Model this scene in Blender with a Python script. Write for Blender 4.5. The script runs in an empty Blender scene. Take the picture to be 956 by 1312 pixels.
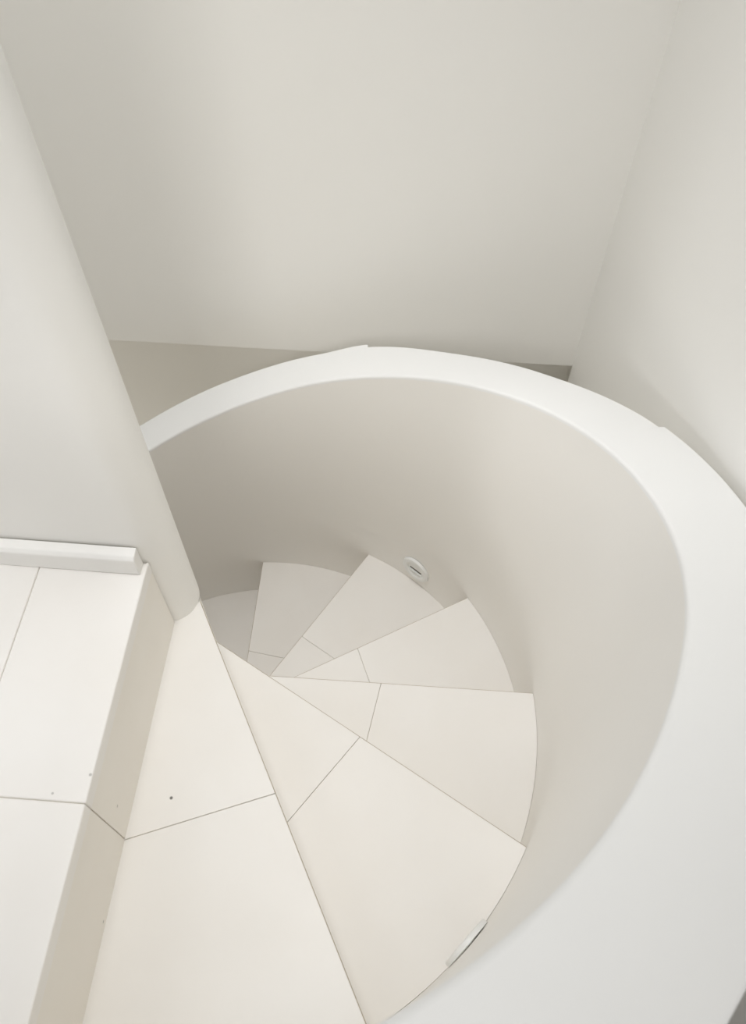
import bpy, bmesh, math
from mathutils import Matrix, Vector

# ------------------------------------------------------------------ measures
S = 1.2                      # metres per survey unit
L = 0.965                    # eye height over the landing, survey units
STEP = 0.150375
AX, AY, R = -0.26772, 0.524707, 0.568253   # axis and radius of the stairwell drum
C = bpy.context.scene.collection
rad, deg = math.radians, math.degrees

def Z(D): return S * (L - D)
def level(k): return Z(1 + k * STEP)          # top of the k-th tread below the landing
def W(x, y, z): return (S * x, S * y, z)
def polar(r, th): return (AX + r * math.cos(rad(th)), AY + r * math.sin(rad(th)))

# ------------------------------------------------------------------ materials
def new_mat(name):
    m = bpy.data.materials.new(name); m.use_nodes = True
    nt = m.node_tree
    return m, nt, nt.nodes['Principled BSDF']

def plaster(name, col, rough=0.55, bump=0.03):
    m, nt, b = new_mat(name)
    n = nt.nodes.new('ShaderNodeTexNoise'); n.inputs['Scale'].default_value = 1.3; n.inputs['Detail'].default_value = 3
    g = nt.nodes.new('ShaderNodeNewGeometry')
    nt.links.new(g.outputs['Position'], n.inputs['Vector'])
    r = nt.nodes.new('ShaderNodeValToRGB')
    r.color_ramp.elements[0].position = 0.3; r.color_ramp.elements[1].position = 0.7
    r.color_ramp.elements[0].color = (*[c * 0.985 for c in col], 1); r.color_ramp.elements[1].color = (*col, 1)
    nt.links.new(n.outputs['Fac'], r.inputs['Fac']); nt.links.new(r.outputs['Color'], b.inputs['Base Color'])
    n2 = nt.nodes.new('ShaderNodeTexNoise'); n2.inputs['Scale'].default_value = 55; n2.inputs['Detail'].default_value = 2
    nt.links.new(g.outputs['Position'], n2.inputs['Vector'])
    bp = nt.nodes.new('ShaderNodeBump'); bp.inputs['Strength'].default_value = bump; bp.inputs['Distance'].default_value = 0.004
    nt.links.new(n2.outputs['Fac'], bp.inputs['Height']); nt.links.new(bp.outputs['Normal'], b.inputs['Normal'])
    b.inputs['Roughness'].default_value = rough
    b.inputs['Specular IOR Level'].default_value = 0.3
    return m

SPECKS = [  # (point, radius, darkness) small bits of dirt on the stone
    ((-0.2766 * S, 0.2890 * S, level(1)), 0.0022, 0.85),
]
def stone(name, col, rough=0.42, specks=()):
    m, nt, b = new_mat(name)
    g = nt.nodes.new('ShaderNodeNewGeometry')
    n = nt.nodes.new('ShaderNodeTexNoise'); n.inputs['Scale'].default_value = 4.5; n.inputs['Detail'].default_value = 5
    nt.links.new(g.outputs['Position'], n.inputs['Vector'])
    r = nt.nodes.new('ShaderNodeValToRGB')
    r.color_ramp.elements[0].position = 0.3; r.color_ramp.elements[1].position = 0.72
    r.color_ramp.elements[0].color = (col[0] * 0.965, col[1] * 0.955, col[2] * 0.94, 1)
    r.color_ramp.elements[1].color = (*col, 1)
    nt.links.new(n.outputs['Fac'], r.inputs['Fac'])
    out = r.outputs['Color']
    for p, rr, dk in specks:
        d = nt.nodes.new('ShaderNodeVectorMath'); d.operation = 'DISTANCE'
        d.inputs[1].default_value = p
        nt.links.new(g.outputs['Position'], d.inputs[0])
        mr = nt.nodes.new('ShaderNodeMapRange')
        mr.inputs['From Min'].default_value = rr * 0.6; mr.inputs['From Max'].default_value = rr * 1.3
        mr.inputs['To Min'].default_value = dk; mr.inputs['To Max'].default_value = 0
        nt.links.new(d.outputs['Value'], mr.inputs['Value'])
        mx = nt.nodes.new('ShaderNodeMix'); mx.data_type = 'RGBA'
        nt.links.new(mr.outputs['Result'], mx.inputs[0]); nt.links.new(out, mx.inputs[6])
        mx.inputs[7].default_value = (0.06, 0.05, 0.035, 1)
        out = mx.outputs[2]
    nt.links.new(out, b.inputs['Base Color'])
    b.inputs['Roughness'].default_value = rough
    b.inputs['Specular IOR Level'].default_value = 0.35
    return m

def plain(name, col, rough=0.5, metal=0.0):
    m, nt, b = new_mat(name)
    g = nt.nodes.new('ShaderNodeNewGeometry')
    n = nt.nodes.new('ShaderNodeTexNoise'); n.inputs['Scale'].default_value = 30
    nt.links.new(g.outputs['Position'], n.inputs['Vector'])
    r = nt.nodes.new('ShaderNodeValToRGB')
    r.color_ramp.elements[0].color = (*[c * 0.96 for c in col], 1); r.color_ramp.elements[1].color = (*col, 1)
    nt.links.new(n.outputs['Fac'], r.inputs['Fac']); nt.links.new(r.outputs['Color'], b.inputs['Base Color'])
    b.inputs['Roughness'].default_value = rough; b.inputs['Metallic'].default_value = metal
    return m

M_WALL = plaster('white_wall_paint', (0.91, 0.902, 0.878))
M_DRUM = plaster('white_drum_plaster', (0.90, 0.886, 0.858))
M_COPE = plaster('white_coping_plaster', (0.90, 0.902, 0.90), 0.5, 0.02)
M_TRIM = plaster('white_baseboard_paint', (0.89, 0.88, 0.86), 0.35, 0.0)
M_RISER = None
M_GROUT = plain('grey_grout', (0.55, 0.51, 0.45), 0.9)
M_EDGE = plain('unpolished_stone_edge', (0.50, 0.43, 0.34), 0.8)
M_LAMPW = plain('white_lamp_enamel', (0.86, 0.87, 0.86), 0.3)
M_CHROME = plain('satin_steel', (0.62, 0.63, 0.62), 0.22, 1.0)
M_DARK = plain('dark_lamp_slot', (0.15, 0.14, 0.12), 0.6)

# ------------------------------------------------------------------ mesh helpers
def link(name, bm, mats, parent=None, smooth=False, origin=None):
    me = bpy.data.meshes.new(name)
    bmesh.ops.recalc_face_normals(bm, faces=bm.faces)
    if origin is not None:
        bmesh.ops.translate(bm, vec=-Vector(origin), verts=bm.verts)
    bm.to_mesh(me); bm.free()
    for m in (mats if isinstance(mats, (list, tuple)) else [mats]): me.materials.append(m)
    if smooth:
        for p in me.polygons: p.use_smooth = True
    o = bpy.data.objects.new(name, me); C.objects.link(o)
    if parent is not None: o.parent = parent
    return o

def bevel(o, w, seg=2, ang=40):
    b = o.modifiers.new('edge', 'BEVEL'); b.width = w; b.segments = seg
    b.limit_method = 'ANGLE'; b.angle_limit = rad(ang)
    b.harden_normals = False
    return o

def prism(bm, pts, z0, z1, mat=0):
    lo = [bm.verts.new((S * x, S * y, z0)) for x, y in pts]
    hi = [bm.verts.new((S * x, S * y, z1)) for x, y in pts]
    fs = [bm.faces.new(lo[::-1]), bm.faces.new(hi)]
    n = len(pts)
    for i in range(n):
        fs.append(bm.faces.new((lo[i], lo[(i + 1) % n], hi[(i + 1) % n], hi[i])))
    for f in fs: f.material_index = mat

def empty(name, loc, label, cat, group=None):
    o = bpy.data.objects.new(name, None); C.objects.link(o)
    o.location = loc; o.empty_display_size = 0.1
    o['label'] = label; o['category'] = cat; o['kind'] = 'thing'
    if group: o['group'] = group
    return o

def structure(o, label, cat):
    o['kind'] = 'structure'; o['label'] = label; o['category'] = cat
    return o

def clip(poly, p, d, keep_left, off=0.0):
    """part of a polygon lying on one side of the line through p along d"""
    l = math.hypot(*d); nx, ny = -d[1] / l, d[0] / l
    sgn = 1 if keep_left else -1
    f = lambda q: sgn * ((q[0] - p[0]) * nx + (q[1] - p[1]) * ny) - off
    out = []
    for i in range(len(poly)):
        a, b = poly[i], poly[(i + 1) % len(poly)]
        fa, fb = f(a), f(b)
        if fa >= 0: out.append(a)
        if (fa > 0) != (fb > 0) and fa != fb:
            t = fa / (fa - fb); out.append((a[0] + t * (b[0] - a[0]), a[1] + t * (b[1] - a[1])))
    res = []
    for q in out:
        if not res or math.hypot(q[0] - res[-1][0], q[1] - res[-1][1]) > 1e-5: res.append(q)
    return res

# ------------------------------------------------------------------ key lines (survey units)
NX, NY, NR = -0.315, 0.597, 0.043          # rounded end of the spine wall = newel
FA = rad(-4.3)                             # run of the landing's wall
fa = (math.cos(FA), math.sin(FA))
# the nosing line of each step: two points from the newel to the drum
NOSE = {
    1: ((-0.2697, 0.590), (-0.003, 0.0290)),
    2: ((-0.2709, 0.592), (0.2311, 0.2617)),
    3: ((-0.2709, 0.594), (0.3049, 0.5588)),
    4: ((-0.2700, 0.592), (0.2067, 0.8338)),
    5: ((-0.3060, 0.602), (-0.0108, 1.0313)),
    6: ((-0.3230, 0.602), (-0.2933, 1.0980)),
    7: ((-0.3350, 0.606), polar(R, 122.5)),
    8: ((-0.3500, 0.612), polar(R, 152.5)),
}
JOINT = {  # tile joint across each step
    1: ((-0.3234, 0.2354), (-0.1359, 0.2946)),
    2: ((-0.126, 0.293), (-0.022, 0.420)),
    3: ((-0.008, 0.468), (0.017, 0.573)),
    4: ((-0.005, 0.639), (-0.032, 0.717)),
    5: ((-0.101, 0.764), (-0.159, 0.805)),
    6: ((-0.222, 0.819), (-0.309, 0.837)),
    7: ((-0.33, 0.85), (-0.43, 0.83)),
}
EDGE = ((-0.3035, 0.5535), (-0.340, 0.022))   # nosing of the landing
RT = R - 0.0004                               # treads stop a hair short of the drum

def hit(p, q, r):
    """angle where the line p->q meets the drum beyond q's side"""
    dx, dy = q[0] - p[0], q[1] - p[1]
    ex, ey = p[0] - AX, p[1] - AY
    a = dx * dx + dy * dy; b = 2 * (dx * ex + dy * ey); c = ex * ex + ey * ey - r * r
    t = (-b + math.sqrt(b * b - 4 * a * c)) / (2 * a)
    x, y = p[0] + t * dx, p[1] + t * dy
    return math.atan2(y - AY, x - AX)

def unwrap(a, lo): 
    while a < lo: a += 2 * math.pi
    return a

def shift(line, off):
    (x0, y0), (x1, y1) = line
    dx, dy = x1 - x0, y1 - y0; l = math.hypot(dx, dy)
    nx, ny = -dy / l * off, dx / l * off
    return ((x0 + nx, y0 + ny), (x1 + nx, y1 + ny))

def tread_polygon(back, front):
    a0 = hit(*back, RT); a1 = unwrap(hit(*front, RT), a0)
    n = max(8, int(deg(a1 - a0)))
    arc = [(AX + RT * math.cos(a0 + (a1 - a0) * i / n), AY + RT * math.sin(a0 + (a1 - a0) * i / n)) for i in range(n + 1)]
    pts = [back[0]] + arc + [front[0]]
    if math.hypot(back[0][0] - front[0][0], back[0][1] - front[0][1]) < 2e-3: pts = pts[:-1]
    return pts

def side(p, q, pt):
    return (q[0] - p[0]) * (pt[1] - p[1]) - (q[1] - p[1]) * (pt[0] - p[0])

# speck positions on the stone
def edge_at(y, line=EDGE):
    (x0, y0), (x1, y1) = line; t = (y - y0) / (y1 - y0); return x0 + t * (x1 - x0)
SPECKS = [
    ((-0.2725 * S, 0.2890 * S, level(1)), 0.0026, 0.9),
    ((-0.3262 * S, 0.268 * S, 0.0), 0.0022, 0.45),
    ((-0.3655 * S, 0.2465 * S, 0.0), 0.0018, 0.4),
    ((edge_at(0.262) * S, 0.262 * S, -0.145), 0.0028, 0.45),
    ((edge_at(0.135) * S, 0.135 * S, -0.21), 0.0028, 0.5),
]
M_STONE = stone('cream_limestone', (0.885, 0.868, 0.845), 0.42, SPECKS)
M_RISER = stone('cream_limestone_riser', (0.88, 0.852, 0.80), 0.45, SPECKS)

# ------------------------------------------------------------------ staircase
stair = empty('spiral_staircase', W(AX, AY, level(8)),
              'cream limestone spiral staircase winding down inside the curved white guard wall', 'staircase')
SO = stair.location.copy()
TH = 0.034                                     # slab thickness
def step(k, back, front):
    zt = level(k)
    poly = tread_polygon(back, front)
    bm = bmesh.new()
    # bedding slab, then the stone pieces on either side of the joint
    core = poly
    for ln in (front, back):                       # the grout bed stays behind the stone's edges
        keep = side(ln[0], ln[1], poly[len(poly) // 2]) > 0
        core = clip(core, ln[0], (ln[1][0] - ln[0][0], ln[1][1] - ln[0][1]), keep, 0.004)
    prism(bm, core, zt - TH, zt - 0.003, 1)
    # rough unpolished arris along the nosing
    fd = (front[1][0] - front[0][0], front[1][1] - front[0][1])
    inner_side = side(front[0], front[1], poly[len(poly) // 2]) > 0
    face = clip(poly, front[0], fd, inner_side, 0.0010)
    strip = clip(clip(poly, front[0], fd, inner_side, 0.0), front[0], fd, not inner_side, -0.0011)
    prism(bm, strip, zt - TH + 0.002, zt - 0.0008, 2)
    if k in JOINT:
        p, q = JOINT[k]; d = (q[0] - p[0], q[1] - p[1])
        for kl in (True, False):
            pc = clip(face, p, d, kl, 0.0004)
            if len(pc) > 2: prism(bm, pc, zt - TH + 0.001, zt, 0)
    else:
        prism(bm, face, zt - TH + 0.001, zt, 0)
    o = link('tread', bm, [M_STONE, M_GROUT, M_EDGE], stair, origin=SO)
    bevel(o, 0.0007, 1)
    return o

landing_back = (EDGE[0], EDGE[1])
def beyond(line, off):       # the line moved towards the upper side, under the step above
    return shift(line, -off)

for k in range(1, 9):
    front = NOSE[k]
    back = landing_back if k == 1 else beyond(NOSE[k - 1], 0.020)
    if k == 1: back = ((EDGE[0][0] - 0.012, EDGE[0][1]), (EDGE[1][0] - 0.012, EDGE[1][1]))
    step(k, back, front)
    # riser under the nosing, down to the next tread
    if k < 8:
        z1, z0 = level(k) - TH, level(k + 1)
        outer = beyond(front, 0.010); inner = beyond(front, 0.026)
        ao, ai = hit(*outer, RT), hit(*inner, RT)
        po = (AX + RT * math.cos(ao), AY + RT * math.sin(ao)); pi_ = (AX + RT * math.cos(ai), AY + RT * math.sin(ai))
        bm = bmesh.new(); prism(bm, [outer[0], po, pi_, inner[0]], z0, z1, 0)
        link('riser', bm, M_RISER, stair, origin=SO)
# the riser below the landing, in two stones
bm = bmesh.new()
ea = hit(*EDGE, RT); ee = (AX + RT * math.cos(ea), AY + RT * math.sin(ea))
ed = (EDGE[1][0] - EDGE[0][0], EDGE[1][1] - EDGE[0][1]); el = math.hypot(*ed)
en = (ed[1] / el, -ed[0] / el)             # towards the landing
if en[0] > 0: en = (-en[0], -en[1])
def on_edge(y, off): return (edge_at(y) + en[0] * off, y + en[1] * off)
JY = 0.2354
for y0, y1 in ((0.5525, JY + 0.0009), (JY - 0.0009, ee[1])):
    prism(bm, [on_edge(y0, 0.0012), on_edge(y1, 0.0012), on_edge(y1, 0.016), on_edge(y0, 0.016)], level(1), -0.030, 0)
prism(bm, [on_edge(0.55, 0.0035), on_edge(ee[1], 0.0035), on_edge(ee[1], 0.015), on_edge(0.55, 0.015)], level(1), -0.031, 1)
link('riser', bm, [M_RISER, M_GROUT], stair, origin=SO)

# ------------------------------------------------------------------ landing floor
FLOORX, FLOORY = -2.0, -1.3
def wall_y(x): return 0.5505 + (x + 0.30) * math.tan(FA)     # face of the spine wall
def floor_landing():
    bm = bmesh.new()
    far = on_edge(FLOORY, 0); near = EDGE[0]
    bed = [on_edge(0.548, 0.004), on_edge(FLOORY, 0.004), (FLOORX, FLOORY), (FLOORX, wall_y(FLOORX)), ]
    prism(bm, bed, -0.20, -0.003, 1)
    bd = (math.cos(rad(-94.3)), math.sin(rad(-94.3)))
    outline = [near, far, (FLOORX, FLOORY), (FLOORX, wall_y(FLOORX)), (near[0] - 0.004, wall_y(near[0] - 0.004))]
    ya = rad(-3.9)
    cols = [[outline]]
    x_lines = [(-0.450, 0.535), (-0.825, 0.50), (-1.2, 0.46), (-1.575, 0.44)]
    strips = []; rest = outline
    for p in x_lines:
        a = clip(rest, p, bd, True, 0.0004); b = clip(rest, p, bd, False, 0.0004)
        ca = sum(q[0] for q in a) / len(a); cb = sum(q[0] for q in b) / len(b)
        strips.append(a if ca > cb else b); rest = b if ca > cb else a
    strips.append(rest)
    yd = (math.cos(ya), math.sin(ya))
    for i, st in enumerate(strips):
        cuts = [(-0.3245, JY), (-0.3245, JY - 0.55), (-0.3245, JY - 1.1)]
        if i % 2: cuts = [(c[0], c[1] - 0.0) for c in cuts]
        rest = st
        for c in cuts:
            up = clip(rest, c, yd, True, 0.0004); dn = clip(rest, c, yd, False, 0.0004)
            if len(up) > 2: prism(bm, up, -0.030, 0.0, 0)
            rest = dn
        if len(rest) > 2: prism(bm, rest, -0.030, 0.0, 0)
    o = link('floor_landing', bm, [M_STONE, M_GROUT])
    bevel(o, 0.0050, 3)
    return structure(o, 'cream limestone landing floor in large tiles at left', 'floor')
floor_landing()

# lower floor at the foot of the stairs
bm = bmesh.new()
prism(bm, [(-1.6, -0.9), (0.56, -0.9), (0.56, 1.50), (-1.6, 1.50)], level(9) - 0.1, level(9), 0)
structure(link('floor_lower', bm, M_STONE), 'cream floor at the foot of the spiral stairs', 'floor')

# ------------------------------------------------------------------ walls
TOP = 2.6
# spine wall: runs from the left, ends in a half round that is the newel of the stairs
bm = bmesh.new()
th = 2 * NR
def spine_pts(n=28):
    base = math.atan2(-fa[0], fa[1])           # direction of the wall's face normal (towards the viewer)
    nrm = (fa[1], -fa[0])
    pts = [(NX + NR * math.cos(math.atan2(nrm[1], nrm[0]) + math.pi * i / n),
            NY + NR * math.sin(math.atan2(nrm[1], nrm[0]) + math.pi * i / n)) for i in range(n + 1)]
    b0, b1 = pts[-1], pts[0]
    return [(b0[0] - 1.7 * fa[0], b0[1] - 1.7 * fa[1])] + [(b1[0] - 1.7 * fa[0], b1[1] - 1.7 * fa[1])] + pts, pts
full, halfround = spine_pts()
prism(bm, full, level(1) + 0.0005, TOP)
w = link('wall_left', bm, M_WALL)
for p in w.data.polygons: p.use_smooth = abs(p.normal.z) < 0.5 and p.area < 0.05
structure(w, 'white wall at left with rounded end, rising from the landing', 'wall')
w.data.set_sharp_from_angle(angle=rad(30))
# newel continuing below the wall's end
bm = bmesh.new()
ring = [(NX + (NR - .003) * math.cos(2 * math.pi * i / 40), NY + (NR - .003) * math.sin(2 * math.pi * i / 40)) for i in range(40)]
prism(bm, ring, level(9), level(1) - TH)
o = link('newel_post', bm, M_DRUM, stair, True, origin=SO); o.data.set_sharp_from_angle(angle=rad(40))

# back wall, its lower edge standing proud of the wall of the storey below
BA = rad(-3.8); BY = 1.3; BD = 1.3335; BT = 0.10
def back_y(x): return BY + x * math.tan(BA)
CX = 0.4382
bm = bmesh.new()
prism(bm, [(-1.6, back_y(-1.6)), (0.56, back_y(0.56)), (0.56, back_y(0.56) + BT), (-1.6, back_y(-1.6) + BT)], Z(BD), TOP)
structure(bevel(link('wall_back', bm, M_WALL), 0.0012), 'white upper back wall ending in a straight lower edge above the stairs', 'wall')
bm = bmesh.new()
prism(bm, [(-1.6, back_y(-1.6) + BT + .001), (0.56, back_y(0.56) + BT + .001), (0.56, back_y(0.56) + BT + 0.08), (-1.6, back_y(-1.6) + BT + 0.08)], level(9), Z(BD) + 0.3)
structure(link('wall_back_lower', bm, M_WALL), 'shaded lower back wall recessed under the upper back wall', 'wall')
# right wall
RX0, RX1 = CX, 0.410
bm = bmesh.new()
ycor = back_y(CX) - 0.00005
slope = (RX0 - RX1) / (ycor - 0.5)
prism(bm, [(RX0, ycor), (RX0 - slope * (ycor + 1.3), -1.3), (0.56, -1.3), (0.56, back_y(0.56) - 0.00005)], level(9), TOP)
structure(link('wall_right', bm, M_WALL), 'tall white wall at right meeting the back wall in a corner', 'wall')
# closing walls of the lower storey, out of sight under the landing
bm = bmesh.new()
prism(bm, [(0.561, 1.1), (0.60, 1.1), (0.60, 1.52), (0.561, 1.52)], level(9), TOP)
structure(link('wall_right_lower', bm, M_WALL), 'return of the recess below the back wall', 'wall')
bm = bmesh.new()
prism(bm, [(-1.62, -0.9), (-1.601, -0.9), (-1.601, 1.52), (-1.62, 1.52)], level(9), -0.2)
structure(link('wall_left_lower', bm, M_WALL), 'side wall of the storey under the landing', 'wall')

# baseboard on the landing
bm = bmesh.new()
bx0, bx1 = -1.8, -0.3098
ht = 0.050; dp = 0.0185
for x0, x1 in ((bx0, bx1),):
    sec = [(0, 0.0005), (dp, 0.0005), (dp, ht * 0.86), (dp * 0.72, ht * 0.99), (0.0, ht)]
    rows = []
    for x in (x0, x1):
        row = []
        for d, z in sec:
            px, py = x + d * math.sin(FA), wall_y(x) - 0.0004 - d
            row.append(bm.verts.new((S * px, S * py, z)))
        rows.append(row)
    n = len(sec)
    for i in range(n):
        bm.faces.new((rows[0][i], rows[0][(i + 1) % n], rows[1][(i + 1) % n], rows[1][i]))
    bm.faces.new(rows[0]); bm.faces.new(rows[1][::-1])
structure(bevel(link('baseboard_left', bm, M_TRIM), 0.002, 2, 20), 'low white baseboard along the foot of the left wall on the landing', 'baseboard')

# ------------------------------------------------------------------ curved guard wall
def fit_depth(th):
    pts = [(-98, 0.135), (-90, 0.165), (-80, 0.222), (-70, 0.283), (-60, 0.350), (-50, 0.418), (-40, 0.485), (-30, 0.550), (-20, 0.614),
           (-10, 0.677), (0, 0.740), (20, 0.863), (40, 0.983), (60, 1.096), (75, 1.179), (88, 1.252), (100, 1.316), (111.5, 1.372), (130, 1.46), (240, 1.95)]
    # smooth piecewise interpolation (Catmull-Rom)
    if th <= pts[0][0]: return pts[0][1]
    for i in range(len(pts) - 1):
        if pts[i][0] <= th <= pts[i + 1][0]:
            x0, y0 = pts[i]; x1, y1 = pts[i + 1]
            m0 = (pts[i + 1][1] - pts[max(i - 1, 0)][1]) / (pts[i + 1][0] - pts[max(i - 1, 0)][0])
            j = min(i + 2, len(pts) - 1)
            m1 = (pts[j][1] - pts[i][1]) / (pts[j][0] - pts[i][0])
            h = x1 - x0; t = (th - x0) / h
            return ((2*t**3 - 3*t*t + 1) * y0 + (t**3 - 2*t*t + t) * h * m0 + (-2*t**3 + 3*t*t) * y1 + (t**3 - t*t) * h * m1)
    return pts[-1][1]
def lerp(th, tab):
    if th <= tab[0][0]: return tab[0][1]
    for (a, x), (b, y) in zip(tab, tab[1:]):
        if th <= b: 
            t = (th - a) / (b - a); t = t * t * (3 - 2 * t); return x + t * (y - x)
    return tab[-1][1]
R_IN = [(-60, 0.583), (-28, 0.5685), (200, 0.5685)]
R_OUT = [(-60, 0.665), (13.45, 0.664), (13.75, 0.6575), (35, 0.6465), (50, 0.645), (67.0, 0.656), (67.4, 0.6635), (76, 0.6515), (95, 0.648), (112, 0.644), (200, 0.644)]
T0, T1, NT = -100.0, 150.0, 500
COPE = 0.010
guard = empty('guard_wall', W(AX, AY, level(9)), 'curved white guard wall with broad smooth top, wrapping around the spiral stairs', 'guard wall')
GO = guard.location.copy()
angs = [T0 + (T1 - T0) * i / NT for i in range(NT + 1)] + [13.45, 13.6, 13.75, 67.0, 67.2, 67.4]
angs = sorted(set(angs))
def sweep(name, section, mat, bw):
    """section(th) -> ring of (r, z)"""
    bm = bmesh.new(); rows = []
    for th in angs:
        rows.append([bm.verts.new((*[S * c for c in polar(r, th)], z)) for r, z in section(th)])
    n = len(rows[0])
    for a, b in zip(rows, rows[1:]):
        for i in range(n):
            bm.faces.new((a[i], b[i], b[(i + 1) % n], a[(i + 1) % n]))
    bm.faces.new(rows[0]); bm.faces.new(rows[-1][::-1])
    o = link(name, bm, mat, guard, True, origin=GO)
    o.data.set_sharp_from_angle(angle=rad(35))
    return o
def round_cap(th):
    ri, ro = lerp(th, R_IN), lerp(th, R_OUT); zt = Z(fit_depth(th)); b = 0.0045; ring = []
    ring.append((ri, zt - COPE)); 
    for i in range(5):
        a = math.pi - math.pi / 2 * i / 4
        ring.append((ri + b + b * math.cos(a), zt - S * b + S * b * math.sin(a)))
    for i in range(5):
        a = math.pi / 2 - math.pi / 2 * i / 4
        ring.append((ro - 0.003 + 0.003 * math.cos(a), zt - S * .003 + S * .003 * math.sin(a)))
    ring.append((ro, zt - COPE))
    return ring
sweep('coping', round_cap, M_COPE, 0)
def body(th):
    ri, ro = lerp(th, R_IN), min(lerp(th, R_OUT), 0.66); zt = Z(fit_depth(th)) - COPE
    zb = level(9)
    zm = min(level(2), zt - 0.05)
    return [(R, zb), (R, zm), (ri, zt), (ro - 0.002, zt), (ro - 0.002, zb)]
sweep('curved_wall', body, M_DRUM, 0)

# ------------------------------------------------------------------ step lights let into the drum
def step_light(th, D, label):
    x, y = polar(R, th)
    root = empty('step_light', W(x, y, Z(D)), label, 'step light', 'round step lights in the curved wall')
    root.rotation_euler = (0, 0, rad(th + 90))       # local -Y points back to the axis... set below
    # local frame: X along the wall, Y out of the wall (towards the axis), Z up
    root.rotation_euler = (0, 0, rad(th) + math.pi / 2)
    RR = 0.0455; dep = 0.010; n = 56
    def lathe(prof, mat, name, parent, smooth=True):
        bm = bmesh.new(); rings = []
        for r, d in prof:
            if r < 1e-6: rings.append([bm.verts.new((0, d, 0))])
            else: rings.append([bm.verts.new((r * math.cos(2*math.pi*i/n), d, r * math.sin(2*math.pi*i/n))) for i in range(n)])
        for a, b in zip(rings, rings[1:]):
            for i in range(n):
                j = (i + 1) % n
                if len(a) == 1: bm.faces.new((a[0], b[i], b[j]))
                elif len(b) == 1: bm.faces.new((a[i], a[j], b[0]))
                else: bm.faces.new((a[i], a[j], b[j], b[i]))
        o = link(name, bm, mat, parent, smooth); o.data.set_sharp_from_angle(angle=rad(35)); return o
    k = 0.0006
    lathe([(RR, k), (RR, dep * .62), (RR - .0012, dep * .88), (RR - .0035, dep), (RR - .0125, dep), (RR - .015, dep * .90), (RR - .017, dep * .5), (0, dep * .5)], M_LAMPW, 'flange', root)
    lathe([(RR + .0003, k), (RR + .0003, dep * .14), (RR - .001, dep * .14), (RR - .001, k)], M_CHROME, 'trim_ring', root)
    # lip below the slot, and the dark slot itself
    def block(name, hw, h0, h1, d0, d1, mat):
        bm = bmesh.new()
        vs = [bm.verts.new((sx * hw, d, z)) for d in (d0, d1) for sx, z in ((-1, h0), (1, h0), (1, h1), (-1, h1))]
        for f in ((0,1,2,3),(4,5,6,7),(0,1,5,4),(1,2,6,5),(2,3,7,6),(3,0,4,7)): bm.faces.new([vs[i] for i in f])
        return link(name, bm, mat, root)
    bevel(block('lip', RR * .46, -.0125, -.0065, dep * .45, dep * .95, M_LAMPW), .001)
    s = block('slot', RR * .44, -.0068, .0005, dep * .45, dep * .54, M_DARK); s['label'] = 'dark slot'
    return root
step_light(49.1, 1.686, 'round white step light low on the far curved wall, dark slot visible')
step_light(-45.4, 1.222, 'round step light seen edge-on low on the near curved wall, beside the large wedge tread')

# ------------------------------------------------------------------ light
world = bpy.data.worlds.new('daylight'); bpy.context.scene.world = world; world.use_nodes = True
bg = world.node_tree.nodes['Background']; bg.inputs['Color'].default_value = (1.0, 0.995, 0.98, 1); bg.inputs['Strength'].default_value = 0.225
def area(name, loc, aim, sx, sy, power, col, spread=180):
    l = bpy.data.lights.new(name, 'AREA'); l.shape = 'RECTANGLE'; l.size = sx; l.size_y = sy; l.energy = power; l.color = col
    l.spread = rad(spread)
    o = bpy.data.objects.new(name, l); C.objects.link(o); o.location = loc
    o.rotation_euler = (Vector(aim) - Vector(loc)).to_track_quat('-Z', 'Y').to_euler()
    return o
area('stairwell_fill', (-0.28, 0.68, 2.5), (-0.28, 0.69, 0), 0.5, 0.5, 4.0, (1.0, 1.0, 0.995), 60)      # added fill over the stairwell, brightens the deep treads
area('passage_fill', (-1.6, 0.95, 2.0), (0.4, 0.8, -0.5), 0.8, 0.8, 12.8, (0.99, 1.0, 1.0))           # added fill in the passage behind the left wall, no window known
area('rear_fill', (-0.2, -1.4, 2.3), (-0.08, 1.58, -0.40), 0.6, 0.6, 1.9, (1.0, 0.985, 0.955), 46)      # added fill from behind the camera, lifts the foot of the back wall
area('landing_side_fill', (-1.9, -0.4, 1.1), (0.48, 0.75, -0.1), 0.5, 0.5, 0.75, (1.0, 1.0, 1.0), 50)       # added fill at the far end of the landing, for the lower right wall
area('lower_storey_fill', (-1.5, 0.95, -0.9), (0.0, 0.95, -1.2), 0.7, 0.7, 2.2, (1.0, 0.94, 0.82))         # unseen warm fill, added to lift the lowest treads and the recess

# ------------------------------------------------------------------ camera
cam = bpy.data.cameras.new('camera'); co = bpy.data.objects.new('camera', cam); C.objects.link(co)
F, VX, VY = 1050.2, 472.57, 1349.25
down = Vector((VX - 478, -(VY - 656), -F)).normalized()       # plumb line in the camera's frame
fw = (Vector((0, 0, -1)) - down * Vector((0, 0, -1)).dot(down)).normalized()
rt = fw.cross(-down)
rot = Matrix((rt, fw, -down))                                  # camera frame -> world
co.matrix_world = Matrix.Translation((0, 0, S * L)) @ rot.to_4x4()
cam.sensor_fit = 'VERTICAL'; cam.sensor_height = 36; cam.sensor_width = 36
cam.lens = F / 1312 * 36
cam.clip_start = 0.02
cam.dof.use_dof = True; cam.dof.focus_distance = 1.7; cam.dof.aperture_fstop = 13
bpy.context.scene.camera = co

cy = bpy.context.scene.cycles
cy.max_bounces = 16; cy.diffuse_bounces = 14

vs = bpy.context.scene.view_settings
vs.view_transform = 'Standard'; vs.look = 'None'; vs.gamma = 1; vs.use_curve_mapping = False; vs.exposure = 0.04
